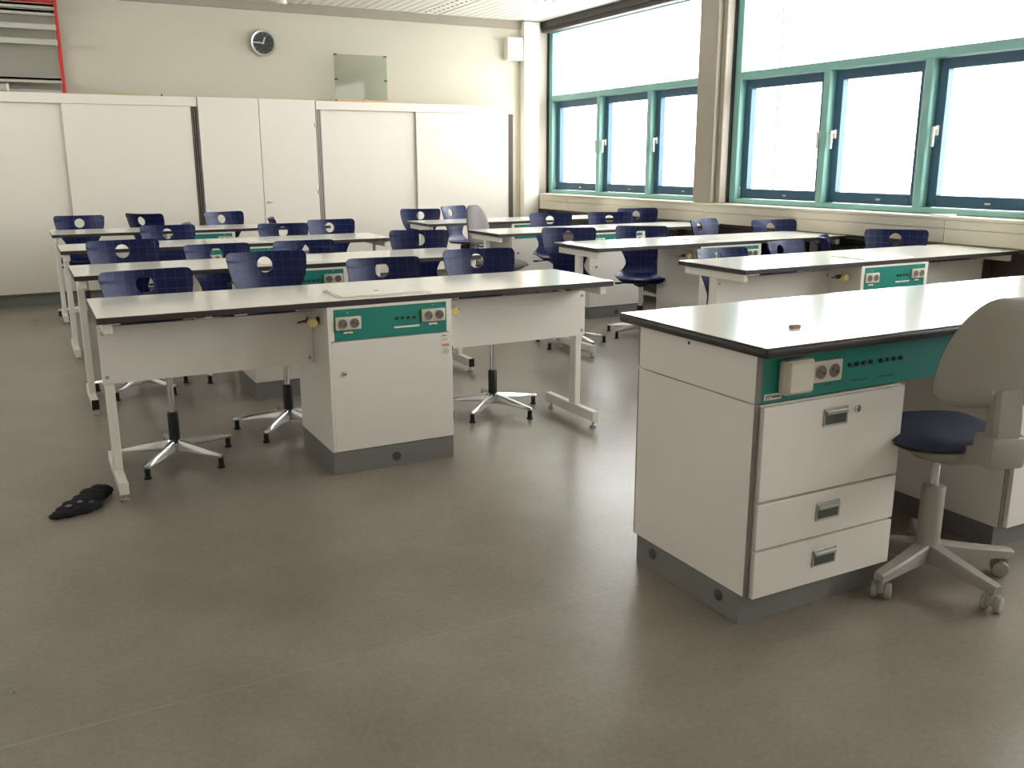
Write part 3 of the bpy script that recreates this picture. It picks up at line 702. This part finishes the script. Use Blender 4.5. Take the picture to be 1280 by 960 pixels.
def office_chair(loc, deg, label, seat_m, front_m, shell_m, z_seat=0.46, zb0=0.63, zb1=0.955, wb=0.215):
    r = thing('office_chair', None, None, (0, 0, 0))
    part('seat_cushion', pillow(rounded_rows(-0.22, 0.20, 0.20, 0.215, 0.10, 0.10), 18, 0.012, 0.035, lambda x, t: z_seat - 0.035 - 0.02 * max(0, -t - 0.1) / 0.1, 'XY'), seat_m, r, 50)
    part('seat_pan', pillow(rounded_rows(-0.215, 0.20, 0.195, 0.208, 0.10, 0.10), 18, 0.065, 0.0, lambda x, t: z_seat - 0.046, 'XY', 2), shell_m, r, 50)
    curve = lambda x, t: 0.235 + (t - zb0) * 0.12 - 0.9 * x * x
    rb = rounded_rows(zb0, zb1, wb, wb * 0.86, 0.07, 0.20)
    part('back_cushion', pillow(rb, 20, 0.045, 0.0, curve), front_m, r, 50)
    bs = part('back_shell', pillow(rb, 20, -0.001, 0.034, lambda x, t: curve(x, t) + 0.002), shell_m, r, 50)
    for xx in (-0.055, 0.055): part('screw', M().lathe([(0.008, 0), (0.006, 0.006)], (xx, 0.272, zb0 + 0.055), 10, 'Y'), 'steel_dark', bs)
    spn = M()
    spn.rings([[(sx * hw, y + dy, z) for sx, dy in ((-1, -.02), (1, -.02), (1, .012), (.8, .022), (-.8, .022), (-1, .012))] for y, z, hw in ((0.262, zb0 + 0.06, .040), (0.270, zb0 - 0.02, .045), (0.272, zb0 - 0.08, .045))])
    part('spine', spn, shell_m, r)
    part('spine_housing', M().box(-0.058, 0.058, 0.215, 0.305, z_seat - 0.065, zb0 - 0.075, bev=0.015, seg=2), shell_m, r)
    part('under_arm', M().rings([[(sx * hw, y, z + dz) for sx, dz in ((-1, -h), (1, -h), (1, h), (-1, h))] for y, z, hw, h in ((-0.12, z_seat - 0.085, .06, .022), (0.0, z_seat - 0.09, .075, .028), (0.14, z_seat - 0.07, .06, .03), (0.25, z_seat - 0.03, .055, .03))]), shell_m, r, 60)
    part('gas_lift', M().cyl((0, 0, 0.26), (0, 0, z_seat - 0.10), 0.014), 'chrome', r)
    part('column', M().lathe([(0.040, 0.06), (0.040, 0.12), (0.036, 0.14), (0.036, 0.310), (0.033, 0.315), (0.016, 0.315)], n=24), shell_m, r)
    for k in range(5):
        T = Matrix.Rotation(2 * PI * k / 5 + ARM, 4, 'Z')
        t = M(); t.T = T
        t.rings([[(q, -hw, z0), (q, -hw, z1 - .006), (q, -hw + .006, z1), (q, hw - .006, z1), (q, hw, z1 - .006), (q, hw, z0)] for q, hw, z0, z1 in ((0.02, 0.026, 0.065, 0.125), (0.14, 0.023, 0.068, 0.108), (0.27, 0.019, 0.066, 0.094), (0.283, 0.015, 0.068, 0.090))])
        ar = part('base_arm', t, shell_m, r)
        c = M(); c.T = T @ Matrix.Translation((0.262, 0, 0)) @ Matrix.Rotation(CAST[k], 4, 'Z')
        for sx in (-1, 1): c.lathe([(0.012, sx * 0.030), (0.024, sx * 0.028), (0.0265, sx * 0.022), (0.0265, sx * 0.012), (0.022, sx * 0.009)], (0, 0.012, 0.0265), 20, 'X')
        c.box(-0.009, 0.009, -0.012, 0.022, 0.022, 0.060, bev=0.004).cyl((0, 0, 0.05), (0, 0, 0.07), 0.009, n=10)
        part('castor', c, shell_m, ar)
    tag(r, label, 'office chair'); r.location = loc; r.rotation_euler = (0, 0, math.radians(deg))
    return r
# turn of the star base relative to the seat, so that the castors stand where the photograph has them
ARM, CAST = math.radians(262 - 163), [0.4, 1.2, -0.5, 0.9, 2.0]
office_chair((2.275, -1.868, 0), 163, 'taupe plastic backed office chair with navy seat at the teacher desk', 'navy_fabric', 'navy_fabric', 'taupe_plastic', 0.53, 0.635, 0.955, 0.205)
ARM = 0.3
office_chair((3.54, 3.60, 0), 38, 'grey upholstered office chair between the rear benches in the window rows', 'grey_fabric', 'grey_fabric', 'grey_fabric', 0.48, 0.60, 0.95, 0.22)

# ------------------------------------------------------------------ teacher desk
TX, TY, TD, TH, TXE = 1.474, -1.923, 0.679, 0.844, 3.95
td = thing('teacher_desk', 'large white teacher desk with drawers and teal socket panel', 'desk', (2.6, -1.6, 0))
part('table_top', M().box(TX, TXE, TY, TY + TD, TH - 0.030, TH - 0.002, bev=0.010, seg=3), 'core', td)
part('laminate', M().box(TX + 0.004, TXE - 0.004, TY + 0.004, TY + TD - 0.004, TH - 0.0025, TH, bev=0.001), 'top', td)
X0, YF, YR = 1.510, -1.852, -1.318
part('side_panel', M().box(X0, X0 + 0.020, YF, YR, 0.674, TH - 0.030), 'bench', td)
part('side_panel', M().box(X0, X0 + 0.020, YF, YR, 0.100, 0.670), 'bench', td)
part('edge_strip', M().box(X0, X0 + 0.020, YF - 0.002, YF, 0.674, TH - 0.030).box(X0, X0 + 0.020, YF - 0.002, YF, 0.100, 0.670), 'bench_edge', td)
part('screw', M().lathe([(0.005, X0), (0.004, X0 - 0.002)], (0, -1.562, 0.795), 10, 'X'), 'black', td)
part('rear_panel', M().box(X0 + 0.02, TXE - 0.06, YR - 0.02, YR, 0.100, TH - 0.030), 'bench', td)
part('rear_edge_strip', M().box(X0, X0 + 0.02, YR, YR + 0.006, 0.100, 0.665).box(X0, X0 + 0.02, YR, YR + 0.006, 0.68, TH - 0.03), 'bench_edge', td)
mp = part('media_panel', M().box(X0 + 0.020, TXE - 0.06, YF + 0.002, YF + 0.02, 0.672, TH - 0.030), 'green', td)
part('media_body', M().box(X0 + 0.020, TXE - 0.06, YF + 0.02, YR - 0.02, 0.672, TH - 0.0305), 'bench', td)
part('surface_box', M().box(1.590, 1.694, YF - 0.034, YF + 0.002, 0.692, 0.792, bev=0.010, seg=2).box(1.594, 1.690, YF - 0.040, YF - 0.02, 0.697, 0.787, bev=0.006), 'socket', mp)
part('double_socket', double_socket(1.768, 0.741, YF + 0.002, 0.118, 0.064), ['socket', 'socket_in', 'black'], mp)
for xx in (1.866, 1.895, 1.924, 1.953, 1.995, 2.024, 2.053, 2.082): part('jack', M().lathe([(0.0065, YF + 0.002), (0.0065, YF - 0.003), (0.003, YF - 0.0035)], (xx, 0, 0.747), 10, 'Y'), 'black', mp)
for xa, xb, zz in ((1.77, 1.80, 0.697), (1.875, 1.945, 0.697), (1.99, 2.06, 0.697)): part('printed_line', M().box(xa, xb, YF + 0.001, YF + 0.002, zz, zz + 0.0025), 'ink', mp)
nm = M().box(1.545, 1.607, YF, YF + 0.002, 0.679, 0.696)
for k, xx in enumerate((1.549, 1.558)):
    nm.add([(xx, YF - .001, .682), (xx + .003, YF - .001, .682), (xx + .005, YF - .001, .693), (xx + .010, YF - .001, .693), (xx + .010, YF - .001, .6905), (xx + .0062, YF - .001, .6905), (xx + .0025, YF - .001, .6905)], [(0, 1, 5, 2, 6), (2, 3, 4, 5)], 1)
for k in range(9): nm.box(1.571 + k * 0.0038, 1.5735 + k * 0.0038, YF - 0.0006, YF, 0.684, 0.690 if k % 3 else 0.692, 1)
part('maker_plate', nm, ['label', 'ink'], mp)
part('drawer_carcass', M().box(X0 + 0.020, 2.092, YF + 0.002, YR - 0.02, 0.100, 0.666), 'bench', td)
def cup(cx, cz, wd=0.096, ht=0.056, y=YF - 0.016):
    c = M().box(cx - wd / 2, cx + wd / 2, y - 0.0035, y, cz - ht / 2, cz + ht / 2, 0, bev=0.003)
    c.box(cx - wd / 2 + 0.005, cx + wd / 2 - 0.005, y - 0.0042, y - 0.001, cz - ht / 2 + 0.005, cz + ht * 0.14, 1, bev=0.002)
    c.box(cx - wd / 2 + 0.004, cx + wd / 2 - 0.004, y - 0.012, y - 0.002, cz + ht * 0.14, cz + ht * 0.36, 0, bev=0.003)
    return c
for z0, z1, hz in ((0.387, 0.663, 0.606), (0.242, 0.379, 0.318), (0.092, 0.234, 0.170)):
    d = part('drawer', M().box(X0 + 0.023, 2.092, YF - 0.016, YF + 0.002, z0, z1, bev=0.0015), 'bench', td)
    part('handle', cup(1.806, hz), ['steel_dark', 'recess'], d)
    if hz > 0.5: part('lock', M().lathe([(0.011, YF - 0.016), (0.011, YF - 0.021), (0.006, YF - 0.022)], (1.893, 0, 0.617), 16, 'Y'), 'chrome', d)
pth = part('plinth', M().box(X0 + 0.008, 2.085, YF + 0.022, YR - 0.006, 0, 0.0995), 'plinth', td)
for yy, zz in ((-1.412, 0.057), (-1.742, 0.056)): part('cable_plug', M().lathe([(0.018, X0 + 0.009), (0.018, X0 + 0.006), (0.014, X0 + 0.0045)], (0, yy, zz), 16, 'X'), 'recess', pth)
part('knee_panel', M().box(2.092, 2.66, YR - 0.10, YR - 0.08, 0.100, 0.672), 'bench', td)
part('cupboard', M().box(2.66, TXE - 0.06, YF + 0.002, YR - 0.02, 0.085, 0.672), 'bench', td)
part('cupboard_edge', M().box(2.66, 2.68, YF - 0.002, YF + 0.002, 0.085, 0.666), 'bench_edge', td)
for xa, xb in ((2.683, 3.282), (3.286, TXE - 0.06)):
    d = part('door', M().box(xa, xb, YF - 0.016, YF + 0.001, 0.085, 0.663, bev=0.0015), 'bench', td)
    part('handle', cup(xa + 0.09 if xa > 3 else xb - 0.09, 0.60), ['steel_dark', 'recess'], d)
part('plinth', M().box(2.67, TXE - 0.07, YF + 0.022, YR - 0.03, 0, 0.085).box(2.085, 2.67, YR - 0.10, YR - 0.08, 0, 0.0995), 'plinth', td)
solo('eraser', M().box(1.748, 1.782, -1.737, -1.718, TH, TH + 0.010, bev=0.002), 'eraser', 'small brown eraser lying on the teacher desk top', 'eraser', (1.765, -1.728, TH))

# ------------------------------------------------------------------ loose things
solo('paper_scrap', M().add([(5.475, 0.58, 0.9475), (5.475, 0.74, 0.9475), (5.56, 0.75, 0.9475), (5.565, 0.59, 0.9475), (5.475, 0.58, 0.953), (5.478, 0.74, 0.958), (5.56, 0.75, 0.955), (5.562, 0.59, 0.960)],
     [(0, 3, 2, 1), (4, 5, 6, 7), (0, 1, 5, 4), (1, 2, 6, 5), (2, 3, 7, 6), (3, 0, 4, 7)]), 'label', 'crumpled white paper scrap on the sill of the near window', 'paper', (5.52, 0.66, 0.9475))
so = thing('sock', 'black sock lying on the floor at the foot of the frontmost bench', 'sock', (-0.08, 0.12, 0))
path = catmull([(-0.215, 0.045, 0.030, 0.012), (-0.19, 0.055, 0.040, 0.022), (-0.15, 0.085, 0.052, 0.030), (-0.10, 0.13, 0.056, 0.036), (-0.065, 0.185, 0.054, 0.040), (-0.032, 0.23, 0.042, 0.036), (-0.018, 0.25, 0.026, 0.022)], 5)
R = []
for i, (x, y, hw, hh) in enumerate(path):
    a, b = path[max(i - 1, 0)], path[min(i + 1, len(path) - 1)]; d = Vector((b[0] - a[0], b[1] - a[1], 0)).normalized(); nrm = Vector((-d.y, d.x, 0)); ring = []
    for k in range(20):
        t = 2 * PI * k / 20; wv = 1 + 0.10 * math.sin(i * 1.3 + 2 * t) + 0.06 * math.sin(i * 2.1 - 3 * t)
        zz = max(0.0, hh * (0.45 + 0.55 * math.sin(t) * wv) * 1.2)
        ring.append(tuple(Vector((x, y, 0)) + nrm * (hw * math.cos(t) * wv) + Vector((0, 0, zz))))
    R.append(ring)
part('foot', M().rings(R), 'sock', so, 60)
R = []
for i, (x, y, hw, hh) in enumerate(catmull([(-0.235, 0.035, 0.012, 0.010), (-0.215, 0.03, 0.022, 0.018), (-0.16, 0.035, 0.026, 0.024), (-0.10, 0.055, 0.03, 0.030), (-0.06, 0.09, 0.026, 0.022), (-0.05, 0.10, 0.012, 0.010)], 4)):
    ring = []
    for k in range(14):
        t = 2 * PI * k / 14; wv = 1 + 0.12 * math.sin(i * 1.7 + 2 * t)
        ring.append((x - 0.4 * hw * math.cos(t) * wv, y + hw * math.cos(t) * wv, max(0, hh * (0.5 + 0.6 * math.sin(t) * wv))))
    R.append(ring)
part('cuff', M().rings(R), 'sock', so, 60)
for (x, y, z, s_) in ((-0.165, 0.062, 0.032, 0.014), (-0.125, 0.075, 0.037, 0.012), (-0.085, 0.072, 0.030, 0.010)):
    part('grey_patch', M().lathe([(s_ * 0.3, z - 0.004), (s_, z), (s_ * 0.6, z + 0.003), (s_ * 0.1, z + 0.0035)], (x, y, 0), 12), 'sock_grey', so, 60)
